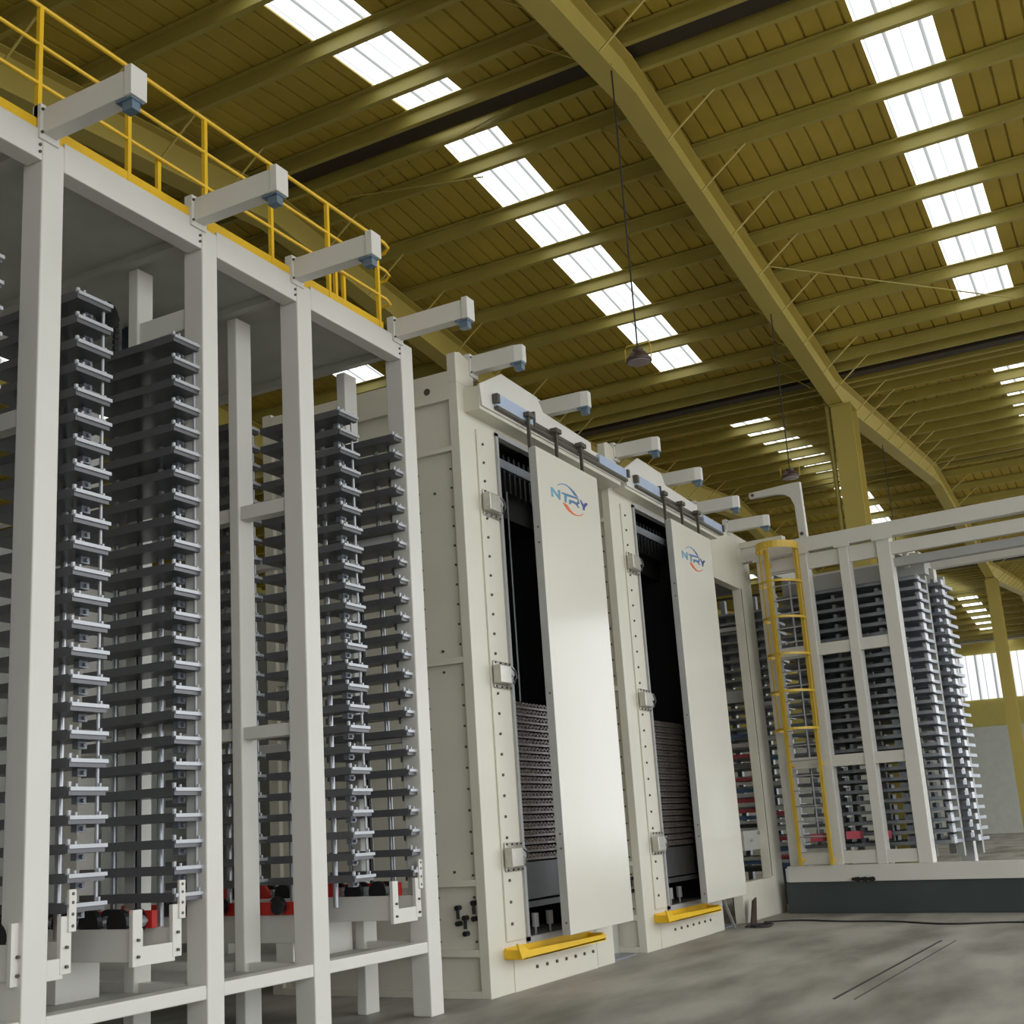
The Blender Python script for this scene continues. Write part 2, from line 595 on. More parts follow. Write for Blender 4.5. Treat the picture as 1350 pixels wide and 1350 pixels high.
# railing on the platform edge
rail = thing('safety_railing', 'yellow safety railing with kick plate along the top of the white cage', 'railing', (XF, 8, 7.34))
RY0, RY1 = 4.1, 10.85
MB().box(XF - 0.03, XF - 0.02, RY0, RY1 + 0.05, 7.3, 7.43).build('kick_plate', 'yellow', rail)
MB().tube([(XF - 0.03, RY0, 8.45), (XF - 0.03, 11.0, 8.45), (XF - 0.04, 11.1, 8.43), (XF - 0.12, 11.14, 8.4), (XF - 0.25, 11.14, 8.4)], 0.02).build('top_rail', 'yellow', rail)
MB().tube([(XF - 0.03, RY0, 8.10), (XF - 0.03, 11.0, 8.10), (XF - 0.04, 11.1, 8.08), (XF - 0.12, 11.14, 8.05), (XF - 0.25, 11.14, 8.05)], 0.017).build('middle_rail', 'yellow', rail)
MB().tube([(XF - 0.03, RY0, 7.75), (XF - 0.03, 11.0, 7.75), (XF - 0.06, 11.13, 7.74), (XF - 0.2, 11.14, 7.74)], 0.017).build('lower_rail', 'yellow', rail)
for i, y in enumerate((4.99, 5.97, 6.95, 7.93, 8.91, 9.88, 10.84)):
    MB().box(XF - 0.055, XF - 0.015, y - 0.02, y + 0.02, 7.34, 8.45).build('post', 'yellow', rail)
for y in (7.35, 10.05, 10.2):
    MB().box(XF - 0.085, XF - 0.05, y - 0.02, y + 0.02, 7.25, 7.76).build('stub_post', 'yellow', rail)
# rear railing
rail2 = thing('safety_railing', 'far yellow railing glimpsed past the columns under the deck', 'railing', (-10.2, 8, 7.3))
MB().tube([(-10.15, 4, 8.4), (-10.15, 11, 8.4)], 0.02).build('top_rail', 'yellow', rail2)
for y in (5, 6.5, 8, 9.5, 10.9):
    MB().box(-10.17, -10.13, y - 0.02, y + 0.02, 7.25, 8.4).build('post', 'yellow', rail2)

# ------------------------------------------------------------------ tray stacks in the cage
NT, Z0T, DZT = 24, 1.445, 0.2045


def tray_stack(y0, y1, label, xt=-6.93, xl=-7.97, ntop=NT):
    t = thing('tray_stack', label, 'tray stack', (xt - 1, y0, 1.4), 'stacks of trays in the white cage')
    ym = (y0 + y1) / 2
    first = None
    for i in range(ntop):
        z = Z0T + i * DZT
        if first is None:
            tr = MB().box(xl, xt, y0, y1, -0.055, 0.0).box(xl, xt - 0.02, y0 - 0.004, y0, -0.06, 0.012).build('tray', 'tray', None)
            tr.parent = t
            tr.location = Vector((0, 0, z)) - t.location
            ns = MB().box(xt, xt + 0.018, y0, y1 + 0.01, -0.022, 0.006)
            ns.cyl((xt - 0.03, y0 + 0.03, 0), (xt - 0.03, y0 + 0.03, 0.045), 0.018, 8)
            ns.cyl((xt - 0.03, y1 - 0.03, 0), (xt - 0.03, y1 - 0.03, 0.035), 0.014, 8)
            ns.cyl((xt - 0.0, y0 + 0.07, 0.0), (xt - 0.0, y0 + 0.07, 0.03), 0.012, 8)
            n_ = ns.build('edge_strip', 'nose', tr, world=False)
            bk = MB().box(xt - 0.22, xt - 0.16, y1 - 0.13, y1 - 0.04, -0.11, -0.055).cyl((xt - 0.17, y1 - 0.085, -0.085), (xt - 0.13, y1 - 0.085, -0.085), 0.016, 8)
            b_ = bk.build('bracket', 'steel', tr, world=False)
            first = tr
        else:
            tr = first.copy()
            C.objects.link(tr)
            tr.parent = t
            tr.location = Vector((0, 0, z)) - t.location
            for ch in list(first.children):
                c = ch.copy()
                C.objects.link(c)
                c.parent = tr
    zt = Z0T + (ntop - 1) * DZT
    MB().cyl((xt - 0.05, y1 - 0.035, Z0T), (xt - 0.05, y1 - 0.035, zt), 0.013, 8).build('guide_rod', 'nose', t)
    MB().cyl((xt - 0.42, y1 - 0.06, Z0T - 0.3), (xt - 0.42, y1 - 0.06, zt), 0.028, 12).build('guide_rod', 'chrome', t)
    MB().cyl((xt - 0.95, y1 - 0.06, Z0T - 0.3), (xt - 0.95, y1 - 0.06, zt), 0.028, 12).build('guide_rod', 'chrome', t)
    MB().box(xt - 0.78, xt - 0.72, y1 - 0.02, y1 + 0.03, Z0T - 0.2, zt).build('guide_rail', 'dark', t)
    return t


tray_stack(5.33, 5.69, 'leftmost stack of dark trays in the white cage, at the left picture edge')
tray_stack(6.43, 6.79, 'second stack of dark trays from the left, before the sprocket and chain')
tray_stack(7.53, 7.88, 'widest seen stack of dark trays, left of the nearest white column')
tray_stack(9.65, 10.0, 'stack of dark trays in the rear row, seen between the first two white columns', -7.99, -9.0)
tray_stack(10.01, 10.34, 'stack of dark trays just right of the second white column')
tray_stack(11.06, 11.39, 'stack of dark trays in front of the third white column, nearest the press')


# low carriages with rollers under the trays
def carriage(y0, label, reds):
    t = thing('tray_carriage', label, 'carriage', (-7.5, y0, 0.9), 'white carriages below the tray stacks')
    MB().box(-9.6, -6.94, y0, y0 + 0.10, 0.98, 1.22).build('beam', 'white', t, 0.006)
    MB().box(-9.6, -6.94, y0 + 0.42, y0 + 0.5, 1.0, 1.2).build('beam', 'white', t, 0.006)
    mb = MB().box(-6.96, -6.92, y0 - 0.03, y0 + 0.07, 0.95, 1.36).box(-6.96, -6.925, y0 + 0.07, y0 + 0.43, 0.95, 1.09)
    mb.box(-6.96, -6.92, y0 + 0.4, y0 + 0.5, 0.98, 1.37).box(-6.93, -6.905, y0 + 0.46, y0 + 0.53, 1.26, 1.55)
    f = mb.build('end_frame', 'white', t, 0.004)
    mb = Bolts()
    for yy, zz in ((0.02, 1.02), (0.02, 1.14), (0.45, 1.03), (0.45, 1.16), (0.495, 1.3), (0.495, 1.38), (0.495, 1.46), (0.495, 1.52)):
        mb.cyl((-6.93, y0 + yy, zz), (-6.9, y0 + yy, zz), 0.012, 8)
    mb.build('bolt', 'bolt', f)
    for i in range(7):
        x = -7.14 - i * 0.3
        col = 'red' if i in reds else 'black'
        MB().cyl((x, y0 + 0.02, 1.26), (x, y0 + 0.07, 1.26), 0.105, 20).build('wheel', col, t)
        MB().cyl((x, y0 + 0.07, 1.26), (x, y0 + 0.34, 1.26), 0.02, 8).cyl((x, y0 + 0.2, 1.26), (x, y0 + 0.3, 1.26), 0.045, 12).build('axle', 'chrome', t)
        MB().cyl((x - 0.1, y0 + 0.32, 1.26), (x - 0.1, y0 + 0.37, 1.26), 0.09, 20).build('wheel', 'black', t)
    MB().box(-9.5, -7.1, y0 + 0.36, y0 + 0.42, 1.2, 1.33).build('roller_rail', 'red', t)
    for xx in (-7.9, -9.2):
        MB().box(xx - 0.12, xx + 0.12, y0 + 0.02, y0 + 0.48, 0.66, 1.0).build('foot', 'white', t, 0.005)
    return t


carriage(5.97, 'white roller carriage cut by the left picture edge, under the leftmost trays', (2,))
carriage(7.1, 'white roller carriage with black wheels, left of the first white column', ())
t = thing('roller_conveyor', 'red-railed roller conveyor on a white beam, seen between the first two columns', 'conveyor', (-8.2, 9.75, 0.9))
MB().box(-9.7, -7.15, 9.76, 9.88, 0.86, 1.12).build('beam', 'white', t, 0.006)
MB().box(-9.7, -7.15, 9.74, 9.78, 1.12, 1.24).build('roller_rail', 'red', t)
for i in range(6):
    x = -7.6 - i * 0.36
    MB().cyl((x, 9.66, 1.2), (x, 9.72, 1.2), 0.075, 20).cyl((x, 9.72, 1.2), (x, 9.8, 1.2), 0.02, 8).build('wheel', 'black', t)
    MB().cyl((x - 0.12, 9.8, 1.2), (x - 0.12, 9.86, 1.2), 0.085, 20).build('wheel', 'black', t)
for x in (-7.6, -9.2):
    MB().box(x - 0.1, x + 0.1, 9.77, 9.87, 0.66, 0.86).build('foot', 'white', t)
carriage(10.68, 'white roller carriage with black and red wheels, in front of the press', (2, 5))

# chain drive and motor near the top of the cage
t = thing('chain_drive', 'black sprocket with hanging chain behind the left trays', 'chain drive', (-8.0, 7.8, 6.6))
MB().cyl((-8.08, 7.83, 6.74), (-8.02, 7.83, 6.74), 0.13, 20).build('sprocket', 'black', t)
mb = MB()
for i in range(26):
    z = 6.76 - i * 0.06
    mb.box(-8.06, -8.03, 7.92, 7.98, z - 0.045, z)
mb.box(-8.05, -8.04, 7.94, 7.96, 5.2, 6.8)
mb.build('chain', 'black', t)
t = thing('drive_motor', 'dark navy motor under the deck, left of the nearest white column', 'motor', (-8.4, 8.6, 6.8))
MB().cyl((-8.75, 9.0, 6.92), (-8.3, 9.0, 6.92), 0.16, 20).build('body', 'navy', t)
MB().box(-8.9, -8.72, 8.88, 9.1, 6.78, 7.18).build('gearbox', 'navy', t)


# ------------------------------------------------------------------ hot presses
def make_press(y0, label, door_shift):
    """y0 = near side face. Local design for y0 = 12.48"""
    t = thing('hot_press', label, 'press', (XF - 1.3, y0 + 2, 0), 'white hot presses in a row')
    D = y0 - 12.48

    def Y(v):
        return v + D
    # near side wall with ribs
    MB().box(-9.9, -6.95, Y(12.55), Y(12.6), 0, 7.35).build('side_panel', 'cream', t)
    MB().box(-7.0, XF, Y(12.48), Y(13.48), 0.0, 7.2).build('column', 'cream', t, 0.006)
    MB().prism([(Y(12.48), 7.2), (Y(12.93), 7.2), (Y(12.93), 7.55), (Y(12.60), 7.62), (Y(12.48), 7.58)], 'x', -7.0, XF).build('column_head', 'cream', t, 0.006)
    MB().box(-7.75, -7.6, Y(12.48), Y(12.6), 0, 7.6).build('side_post', 'cream', t, 0.006)
    MB().box(-9.9, -9.75, Y(12.48), Y(12.6), 0, 7.4).build('side_post', 'cream', t, 0.006)
    for z0, z1 in ((6.99, 7.36), (6.33, 6.39), (3.73, 3.80), (1.2, 1.27), (0.44, 0.52), (0.0, 0.08)):
        for xa, xb in ((-7.6, -7.0), (-9.75, -7.75)):
            mb = MB()
            mb.box(xa, xb, Y(12.48), Y(12.55), z0, z1)
            mb.build('side_rib', 'cream', t, 0.004)
    mb = Bolts()
    for z in [0.6 + 0.24 * i for i in range(25)]:
        if abs(z - 1.23) > 0.08 and abs(z - 3.76) > 0.1:
            mb.cyl((-7.06, Y(12.55), z), (-7.06, Y(12.535), z), 0.014, 8)
            mb.cyl((-7.53, Y(12.55), z), (-7.53, Y(12.535), z), 0.014, 8)
    for z in (1.36, 3.65, 3.9, 5.85):
        mb.cyl((-7.3, Y(12.55), z), (-7.3, Y(12.535), z), 0.016, 8)
    mb.build('bolt', 'bolt', t)
    MB().cyl((-7.3, Y(12.49), 7.15), (-7.3, Y(12.476), 7.15), 0.045, 20).build('lifting_hole', 'bolt', t)
    # hydraulic fittings
    for x, za in ((-7.26, 0.97), (-7.17, 0.86), (-7.05, 1.02)):
        mb = MB().cyl((x, Y(12.55), za), (x, Y(12.47), za), 0.03, 10)
        mb.cyl((x, Y(12.5), za - 0.03), (x, Y(12.5), za - 0.12), 0.02, 8).cyl((x, Y(12.55), za - 0.17), (x, Y(12.47), za - 0.17), 0.03, 10)
        mb.build('hydraulic_fitting', 'black', t)
    # bolt strip, opening frame
    MB().box(XF, XF + 0.022, Y(12.89), Y(13.34), 0.56, 6.68).build('bolt_strip', 'cream', t, 0.004)
    mb = Bolts()
    for i in range(25):
        z = 0.75 + i * 0.24
        if min(abs(z - c) for c in (5.74, 3.61, 1.485)) > 0.12:
            mb.cyl((XF + 0.02, Y(13.02), z), (XF + 0.04, Y(13.02), z), 0.017, 8)
    mb.build('bolt', 'bolt', t)
    mb = MB().box(XF - 0.02, XF + 0.03, Y(13.40), Y(13.46), 0.52, 6.76).box(XF - 0.02, XF + 0.03, Y(13.40), Y(15.9), 6.72, 6.78).box(XF - 0.02, XF + 0.03, Y(13.40), Y(15.9), 0.50, 0.57)
    mb.build('opening_frame', 'edge', t)
    # far column, lintel, shell
    MB().box(-7.0, XF, Y(15.4), Y(15.95), 0, 7.2).build('column', 'cream', t, 0.006)
    MB().box(-7.0, XF, Y(13.48), Y(15.4), 6.76, 7.2).build('lintel', 'cream', t)
    MB().box(-9.9, -7.0, Y(15.90), Y(15.95), 0, 7.2).build('side_panel', 'cream', t)
    MB().box(-9.9, -6.9, Y(12.6), Y(15.9), 7.2, 7.26).build('top_plate', 'cream', t)
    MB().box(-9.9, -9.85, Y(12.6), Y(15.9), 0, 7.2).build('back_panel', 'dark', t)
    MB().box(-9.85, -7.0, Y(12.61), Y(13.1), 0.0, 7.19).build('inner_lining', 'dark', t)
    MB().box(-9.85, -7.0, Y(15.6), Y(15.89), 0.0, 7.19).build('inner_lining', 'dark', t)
    # base
    MB().box(-7.1, XF + 0.012, Y(13.04), Y(15.36), 0, 0.49).build('base_panel', 'cream', t, 0.005)
    mb = Bolts()
    for i in range(7):
        mb.cyl((XF, Y(13.6) + i * 0.27, 0.22), (XF + 0.032, Y(13.6) + i * 0.27, 0.22), 0.02, 8)
    mb.build('bolt', 'bolt', t)
    MB().box(-7.4, -7.3, Y(15.95), Y(17.12), 0, 1.6).build('recess_panel', 'deck', t)
    MB().box(-8.0, -6.95, Y(15.4), Y(16.9), 0, 0.02).build('threshold_plate', 'steel', t)
    # header and arms on it
    p = [(Y(12.66), 6.88), (Y(12.62), 7.15), (Y(13.23), 7.46), (Y(14.26), 7.44), (Y(14.42), 7.27), (Y(16.0), 7.24), (Y(16.0), 7.13), (Y(17.2), 7.13), (Y(17.2), 6.90)]
    MB().prism(p, 'x', -6.66, -6.63).build('header_plate', 'white', t, 0.003)
    MB().box(XF, -6.66, Y(12.64), Y(16.0), 6.84, 7.14).box(XF - 0.1, -6.66, Y(16.0), Y(17.12), 6.84, 7.1).build('header_box', 'cream', t)
    arm(t, Y(12.93), 7.42, -6.15, True)
    arm(t, Y(14.86), 7.37, -6.13, True)
    # door rail with film
    MB().box(-6.63, -6.58, Y(12.97), Y(14.0), 6.95, 7.12).build('rail_film', 'film', t)
    MB().box(-6.63, -6.58, Y(16.17), Y(17.22), 6.95, 7.10).build('rail_film', 'film', t)
    MB().box(-6.63, -6.57, Y(12.97), Y(17.22), 6.91, 6.95).build('door_rail', 'bolt', t)
    MB().box(-6.63, -6.60, Y(14.0), Y(16.17), 6.99, 7.04).box(-6.63, -6.56, Y(13.98), Y(14.02), 6.93, 7.15).box(-6.63, -6.55, Y(12.93), Y(13.0), 6.98, 7.1).box(-6.63, -6.55, Y(17.2), Y(17.27), 6.98, 7.1).build('rail_track', 'bolt', t)
    # inside: ribbed beam, rods, platens
    MB().box(-7.35, -7.12, Y(13.1), Y(15.6), 6.5, 6.62).build('upper_beam', 'steel', t)
    mb = MB()
    for i in range(14):
        mb.box(-7.2, -7.15, Y(13.55) + i * 0.15, Y(13.60) + i * 0.15, 6.2, 6.72)
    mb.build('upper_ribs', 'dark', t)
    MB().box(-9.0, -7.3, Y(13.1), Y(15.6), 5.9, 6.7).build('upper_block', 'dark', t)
    MB().cyl((-7.15, Y(14.2), 3.4), (-7.15, Y(14.2), 6.2), 0.014, 8).build('guide_rod', 'chrome', t)
    first = None
    for i in range(21):
        z = 1.42 + i * 0.094
        if first is None:
            mb = MB().box(-9.3, -7.1, Y(13.52), Y(15.5), 0, 0.03).box(-9.3, -7.14, Y(13.52), Y(15.5), 0.03, 0.05)
            k = 0
            yy = Y(13.6)
            while yy < Y(15.4):
                mb.bar((-7.095, yy, 0.035), (-7.095, yy + 0.05, 0.072), 0.03, 0.014)
                mb.bar((-7.095, yy + 0.05, 0.072), (-7.095, yy + 0.1, 0.035), 0.03, 0.014)
                yy += 0.1
            first = mb.build('platen', 'platen', None)
            first.parent = t
            first.location = Vector((0, 0, z)) - t.location
        else:
            c = first.copy()
            C.objects.link(c)
            c.parent = t
            c.location = Vector((0, random.uniform(-0.02, 0.02), z)) - t.location
    MB().box(-9.3, -7.12, Y(13.52), Y(15.5), 0.95, 1.4).build('lower_block', 'steel', t, 0.01)
    MB().box(-9.3, -7.10, Y(13.50), Y(15.5), 0.86, 0.93).build('lower_plate', 'steel', t)
    MB().cyl((-7.12, Y(13.72), 1.15), (-7.08, Y(13.72), 1.15), 0.05, 16).build('port', 'chrome', t)
    MB().box(-9.3, -6.9, Y(13.48), Y(15.5), 0.5, 0.55).build('sill', 'edge', t)
    for dy in (13.95, 14.35):
        MB().cyl((-7.02, Y(dy), 0.55), (-7.02, Y(dy), 0.66), 0.016, 8).cyl((-7.02, Y(dy), 0.64), (-7.02, Y(dy), 0.80), 0.045, 12).build('leveling_screw', 'edge', t)
    # clamps
    for z in (5.74, 3.61, 1.485):
        mb = MB().box(XF + 0.02, XF + 0.045, Y(12.93), Y(13.38), z - 0.16, z + 0.17)
        mb.box(XF + 0.045, XF + 0.15, Y(12.90), Y(13.18), z - 0.11, z + 0.11)
        cl = mb.build('clamp', 'clamp', t, 0.012)
        MB().cyl((XF + 0.04, Y(13.24), z + 0.045), (XF + 0.14, Y(13.24), z + 0.045), 0.055, 16).cyl((XF + 0.04, Y(13.24), z - 0.065), (XF + 0.12, Y(13.24), z - 0.065), 0.05, 16).build('clamp_wheel', 'chrome', cl)
        MB().tube([(XF + 0.13, Y(13.2), z + 0.09), (XF + 0.15, Y(13.28), z + 0.05), (XF + 0.15, Y(13.3), z - 0.02), (XF + 0.13, Y(13.26), z - 0.1)], 0.012, 6).build('clamp_lever', 'bolt', cl)
        mb = Bolts()
        for dy in (12.97, 13.1, 13.22, 13.33):
            for dz in (-0.14, 0.15):
                mb.cyl((XF + 0.04, Y(dy), z + dz), (XF + 0.06, Y(dy), z + dz), 0.012, 8)
        mb.build('bolt', 'bolt', cl)
    # yellow chute under the door
    pr = [(Y(12.72), 0.56), (Y(12.82), 0.38), (Y(15.16), 0.36), (Y(15.16), 0.44), (Y(13.0), 0.47), (Y(12.80), 0.54)]
    MB().prism(pr, 'x', -6.66, -6.64).box(XF, -6.64, Y(12.85), Y(15.16), 0.375, 0.39).build('drip_tray', 'yellow', t)
    MB().box(XF, -6.66, Y(15.1), Y(15.16), 0.39, 0.46).box(XF, -6.66, Y(12.83), Y(12.86), 0.39, 0.48).box(XF - 0.0, XF + 0.02, Y(12.85), Y(15.16), 0.39, 0.5).build('drip_tray_flange', 'yellow', t)
    # sliding door
    a, b = Y(13.67) + door_shift, Y(15.62) + door_shift
    d = MB().box(-6.50, -6.427, a, b, 0.563, 6.57).build('sliding_door', 'door', t, 0.006)
    MB().box(-6.53, -6.43, a - 0.004, a, 0.57, 6.56).build('door_edge', 'edge', d)
    mb = Bolts()
    for z in (1.72, 1.55, 3.4, 5.3, 5.5, 0.7):
        mb.cyl((-6.47, a - 0.004, z), (-6.47, a - 0.014, z), 0.012, 8)
    mb.build('bolt', 'bolt', d)
    for dy in (0.07, 0.9, 1.72):
        MB().box(-6.56, -6.52, a + dy - 0.02, a + dy + 0.02, 6.5, 7.06).box(-6.6, -6.5, a + dy - 0.05, a + dy + 0.12, 7.0, 7.06).build('door_hanger', 'bolt', d)
    # logo on the door
    S0 = 14.0
    logo = dict(
        N=[(14.03, 6.094), (14.083, 6.111), (14.265, 6.031), (14.246, 6.103), (14.332, 6.12), (14.321, 5.983), (14.281, 5.974), (14.091, 6.058), (14.112, 5.981), (14.042, 5.97)],
        T=[(14.378, 6.105), (14.85, 6.133), (14.92, 6.114), (14.924, 6.088), (14.86, 6.104), (14.807, 6.102), (14.535, 6.079), (14.504, 5.982), (14.441, 5.977), (14.45, 6.078), (14.356, 6.077)],
        R=[(14.59, 6.045), (14.699, 6.055), (14.86, 6.058), (14.87, 6.07), (14.852, 6.085), (14.90, 6.092), (14.94, 6.070), (14.925, 6.05), (14.865, 6.027), (14.935, 5.994), (14.87, 5.989), (14.792, 6.021), (14.666, 6.018), (14.647, 5.988), (14.583, 5.983)],
        Y=[(14.945, 6.115), (14.99, 6.122), (15.08, 6.076), (15.133, 6.113), (15.228, 6.116), (15.11, 6.036), (15.098, 5.994), (15.026, 5.989), (15.03, 6.03)],
        A=[(14.225, 6.148), (14.293, 6.194), (14.403, 6.229), (14.528, 6.242), (14.651, 6.23), (14.789, 6.197), (14.924, 6.135), (14.779, 6.144), (14.696, 6.185), (14.595, 6.218), (14.49, 6.225), (14.391, 6.212), (14.309, 6.185)],
        B=[(14.383, 5.963), (14.462, 5.964), (14.531, 5.955), (14.611, 5.91), (14.713, 5.879), (14.821, 5.875), (14.935, 5.898), (15.015, 5.932), (15.059, 5.946), (15.002, 5.909), (14.894, 5.874), (14.781, 5.856), (14.655, 5.856), (14.518, 5.883), (14.437, 5.92)])
    for k, pts in logo.items():
        pass
    mb = MB()
    for k in 'NTRYA':
        mb.prism([(y - S0, z) for y, z in logo[k]], 'x', -6.4275, -6.4255)
    lo = mb.build('logo_lettering', 'logo', None)
    lo.parent = d
    lo.location = Vector((0, S0 + D + door_shift, 0)) - t.location - d.location
    lo['label'] = 'blue NTRY lettering with swoosh'
    mb = MB().prism([(y - S0, z) for y, z in logo['B']], 'x', -6.4275, -6.4255)
    lo = mb.build('logo_swoosh', 'orange', None)
    lo.parent = d
    lo.location = Vector((0, S0 + D + door_shift, 0)) - t.location - d.location
    lo['label'] = 'orange swoosh'
    return t


make_press(12.48, 'nearer white hot press with sliding door and larger NTRY logo', 0)
make_press(17.13, 'farther white hot press with smaller NTRY logo, beside the unloading portal', 0.28)

# ------------------------------------------------------------------ unloading portal beyond the presses
u = thing('unloading_portal', 'white portal frame between the farther press and the tray rack', 'machine frame', (-7.5, 23, 0))
MB().box(-7.05, XF, 21.75, 23.62, 6.18, 7.3).build('lintel', 'cream', u, 0.006)
MB().box(-7.05, XF, 23.62, 24.4, 0.0, 7.3).build('column', 'cream', u, 0.008)
MB().box(-7.05, XF, 21.75, 22.0, 0.68, 6.18).build('column', 'cream', u, 0.008)
MB().box(-7.05, XF, 21.75, 23.62, 0, 0.68).build('base_panel', 'cream', u, 0.006)
MB().box(-9.6, -9.4, 22.0, 22.2, 0, 6.9).build('column', 'cream', u)
MB().box(-9.6, -9.4, 24.5, 24.75, 0, 6.9).build('column', 'cream', u)
MB().box(-9.6, -7.05, 21.8, 24.7, 6.3, 6.4).build('top_deck', 'steel', u)
MB().box(-7.12, -7.02, 22.6, 23.62, 1.2, 1.55).build('lock_box', 'deck', u)
MB().cyl((-7.02, 23.0, 1.38), (-6.98, 23.0, 1.38), 0.03, 10).cyl((-7.02, 23.5, 1.5), (-6.97, 23.5, 1.5), 0.03, 10).build('lock_knob', 'edge', u)
MB().box(XF - 0.02, XF + 0.01, 23.63, 23.65, 0.7, 6.2).build('seam', 'bolt', u)
arm(u, 21.38, 7.26, -6.08, True)
arm(u, 23.2, 7.26, -6.05, True)
MB().box(-6.9, -6.65, 21.3, 21.5, 6.9, 7.05).build('rail_stop', 'sensor', u)
t = thing('tray_stack', 'stack of grey trays seen through the opening of the white portal', 'tray stack', (-8, 26, 0.8), None)
for i in range(27):
    z = 0.75 + i * 0.2
    MB().box(-9.8, -6.8, 25.3, 26.4, z, z + 0.06).build('tray', 'steel', t)
    MB().box(-9.8, -6.8, 25.28, 25.3, z + 0.02, z + 0.05).build('edge_strip', 'nose', t)
for x in (-9.6, -8.6, -8.2, -7.5, -7.05):
    MB().box(x, x + 0.1, 26.45, 26.6, 0, 6.5).build('post', 'steel', t)
BL = [(0.72, 'plinth'), (0.86, 'blue'), (0.93, 'pale'), (1.50, 'pale'), (1.58, 'plinth'), (1.64, 'pale'), (1.74, 'blue'), (1.88, 'pink'), (2.0, 'pale'), (2.08, 'pink'), (2.19, 'pale'), (2.28, 'blue'), (2.44, 'pale'), (2.5, 'pink'), (2.8, 'steel'), (2.98, 'pink'), (3.2, 'pale'), (3.39, 'blue'), (4.12, 'pale'), (4.2, 'pale'), (4.28, 'pale'), (5.62, 'pale')]
BR = [(0.79, 'blue'), (0.88, 'pale'), (0.94, 'pink'), (1.03, 'pale'), (1.1, 'blue'), (1.2, 'pale'), (1.3, 'pink'), (1.5, 'pale'), (1.65, 'pale'), (1.8, 'pink'), (1.9, 'pale'), (2.4, 'pale'), (2.9, 'blue'), (3.3, 'pale'), (4.0, 'pale')]
cn = {'blue': 'blue-edged', 'pink': 'pink-edged', 'pale': 'white-edged', 'plinth': 'dark', 'steel': 'grey'}
for lst, xa, xb, where, grp in ((BL, -7.95, -7.35, 'seen through the portal opening', 'boards seen through the portal opening'),
                                (BR, -7.2, -6.8, 'in the gap between portal and rack', 'boards in the gap between portal and rack')):
    seen = {}
    tot = {c: sum(1 for q in lst if q[1] == c) for c in cn}
    for z, c in lst:
        seen[c] = seen.get(c, 0) + 1
        o = MB().box(xa, xb, 25.2, 25.275, z, z + 0.08).build('board', c)
        ordn = ['lowest', 'second', 'third', 'fourth', 'fifth', 'sixth', 'seventh', 'eighth', 'ninth', 'tenth', 'eleventh'][seen[c] - 1]
        pre = 'only ' if tot[c] == 1 else ('topmost ' if seen[c] == tot[c] else ordn + ' ')
        post = '' if pre in ('only ', 'topmost ', 'lowest ') else ' from below'
        tag(o, pre + cn[c] + ' board' + post + ' ' + where, 'board', grp)

# leaning brown plate, thin plate and cable at the portal foot
tag(MB().prism([(21.55, 0.0), (21.85, 0.0), (21.98, 0.42), (21.78, 0.38)], 'x', -6.74, -6.71).build('steel_plate', 'rust'), 'rusty brown plate leaning against the portal foot', 'plate')
mb = MB()
mb.bar((-6.8, 20.9, 0.0), (-6.86, 20.6, 0.5), 0.05, 0.012)
tag(mb.build('metal_strip', 'edge'), 'thin pale metal strip leaning beside the rusty plate', 'strip')
pts = []
for i in range(60):
    s = i / 59
    pts.append((-6.6 + 6.5 * s, 21.9 - 0.9 * s + 0.35 * math.sin(s * 9) * (1 - s) + 0.12 * math.sin(s * 23), 0.015))
tag(MB().tube(pts, 0.015, 6).build('floor_cable', 'cable'), 'dark cable trailing across the floor before the rack plinth', 'cable')
pts = [(-6.45 - 0.2 * math.cos(i * 0.5), 21.0 + 0.3 * math.sin(i * 0.5) + 0.01 * i, 0.012 + 0.001 * i) for i in range(24)]
tag(MB().tube(pts, 0.013, 6).build('coiled_cable', 'cable'), 'loosely coiled cable on the floor beside the rusty plate', 'cable')

# ------------------------------------------------------------------ tray rack across the aisle end
TH = -math.radians(7.3)
R0 = (-6.72, 23.94, 0)


def rthing(name, label, cat, group=None):
    return thing(name, label, cat, R0, group, TH)


rack = rthing('rack_frame', 'white rack frame on a dark plinth at the end of the aisle', 'rack')


def rp(mb, name, m_, parent, bevel=0.0):
    return mb.build(name, m_, parent, bevel, world=False)


UE = 6.6
rp(MB().box(0.03, UE, -0.06, 2.9, 0, 0.56), 'plinth', 'plinth', rack, 0.01)
rp(MB().box(0.1, UE, -0.1, 0.12, 0.56, 0.85), 'bottom_beam', 'white', rack, 0.008)
rp(MB().box(-0.3, UE, -0.06, 0.16, 6.76, 7.04), 'top_beam', 'white', rack, 0.008)
for a, b in ((0.14, 0.38), (0.98, 1.17), (1.80, 1.98), (2.53, 2.78), (5.35, 5.6)):
    rp(MB().box(a, b, -0.03, 0.2, 0.85, 6.76), 'column', 'white', rack, 0.008)
    rp(MB().box(a, b, 2.6, 2.8, 0.56, 6.76), 'column', 'white', rack, 0.008)
    rp(MB().box(a - 0.06, b + 0.06, -0.075, -0.03, 6.72, 6.80), 'gusset', 'white', rack)
for a, b in ((0.38, 0.98), (1.17, 1.80), (1.98, 2.53)):
    for z0, z1 in ((4.73, 4.95), (2.63, 2.84), (0.87, 1.1)):
        rp(MB().box(a, b, -0.0, 0.12, z0, z1), 'crossbar', 'white', rack, 0.006)
    rp(MB().box(a, b, 0.02, 0.1, 6.42, 6.72), 'crossbar', 'white', rack, 0.006)
rp(MB().box(2.78, 5.35, 0.0, 0.12, 6.42, 6.66), 'upper_rail', 'white', rack)
rp(MB().box(2.78, 5.35, 0.1, 0.3, 6.2, 6.36), 'upper_rail', 'edge', rack)
rp(MB().box(0.1, UE, 2.6, 2.8, 6.5, 6.8), 'top_beam', 'white', rack)
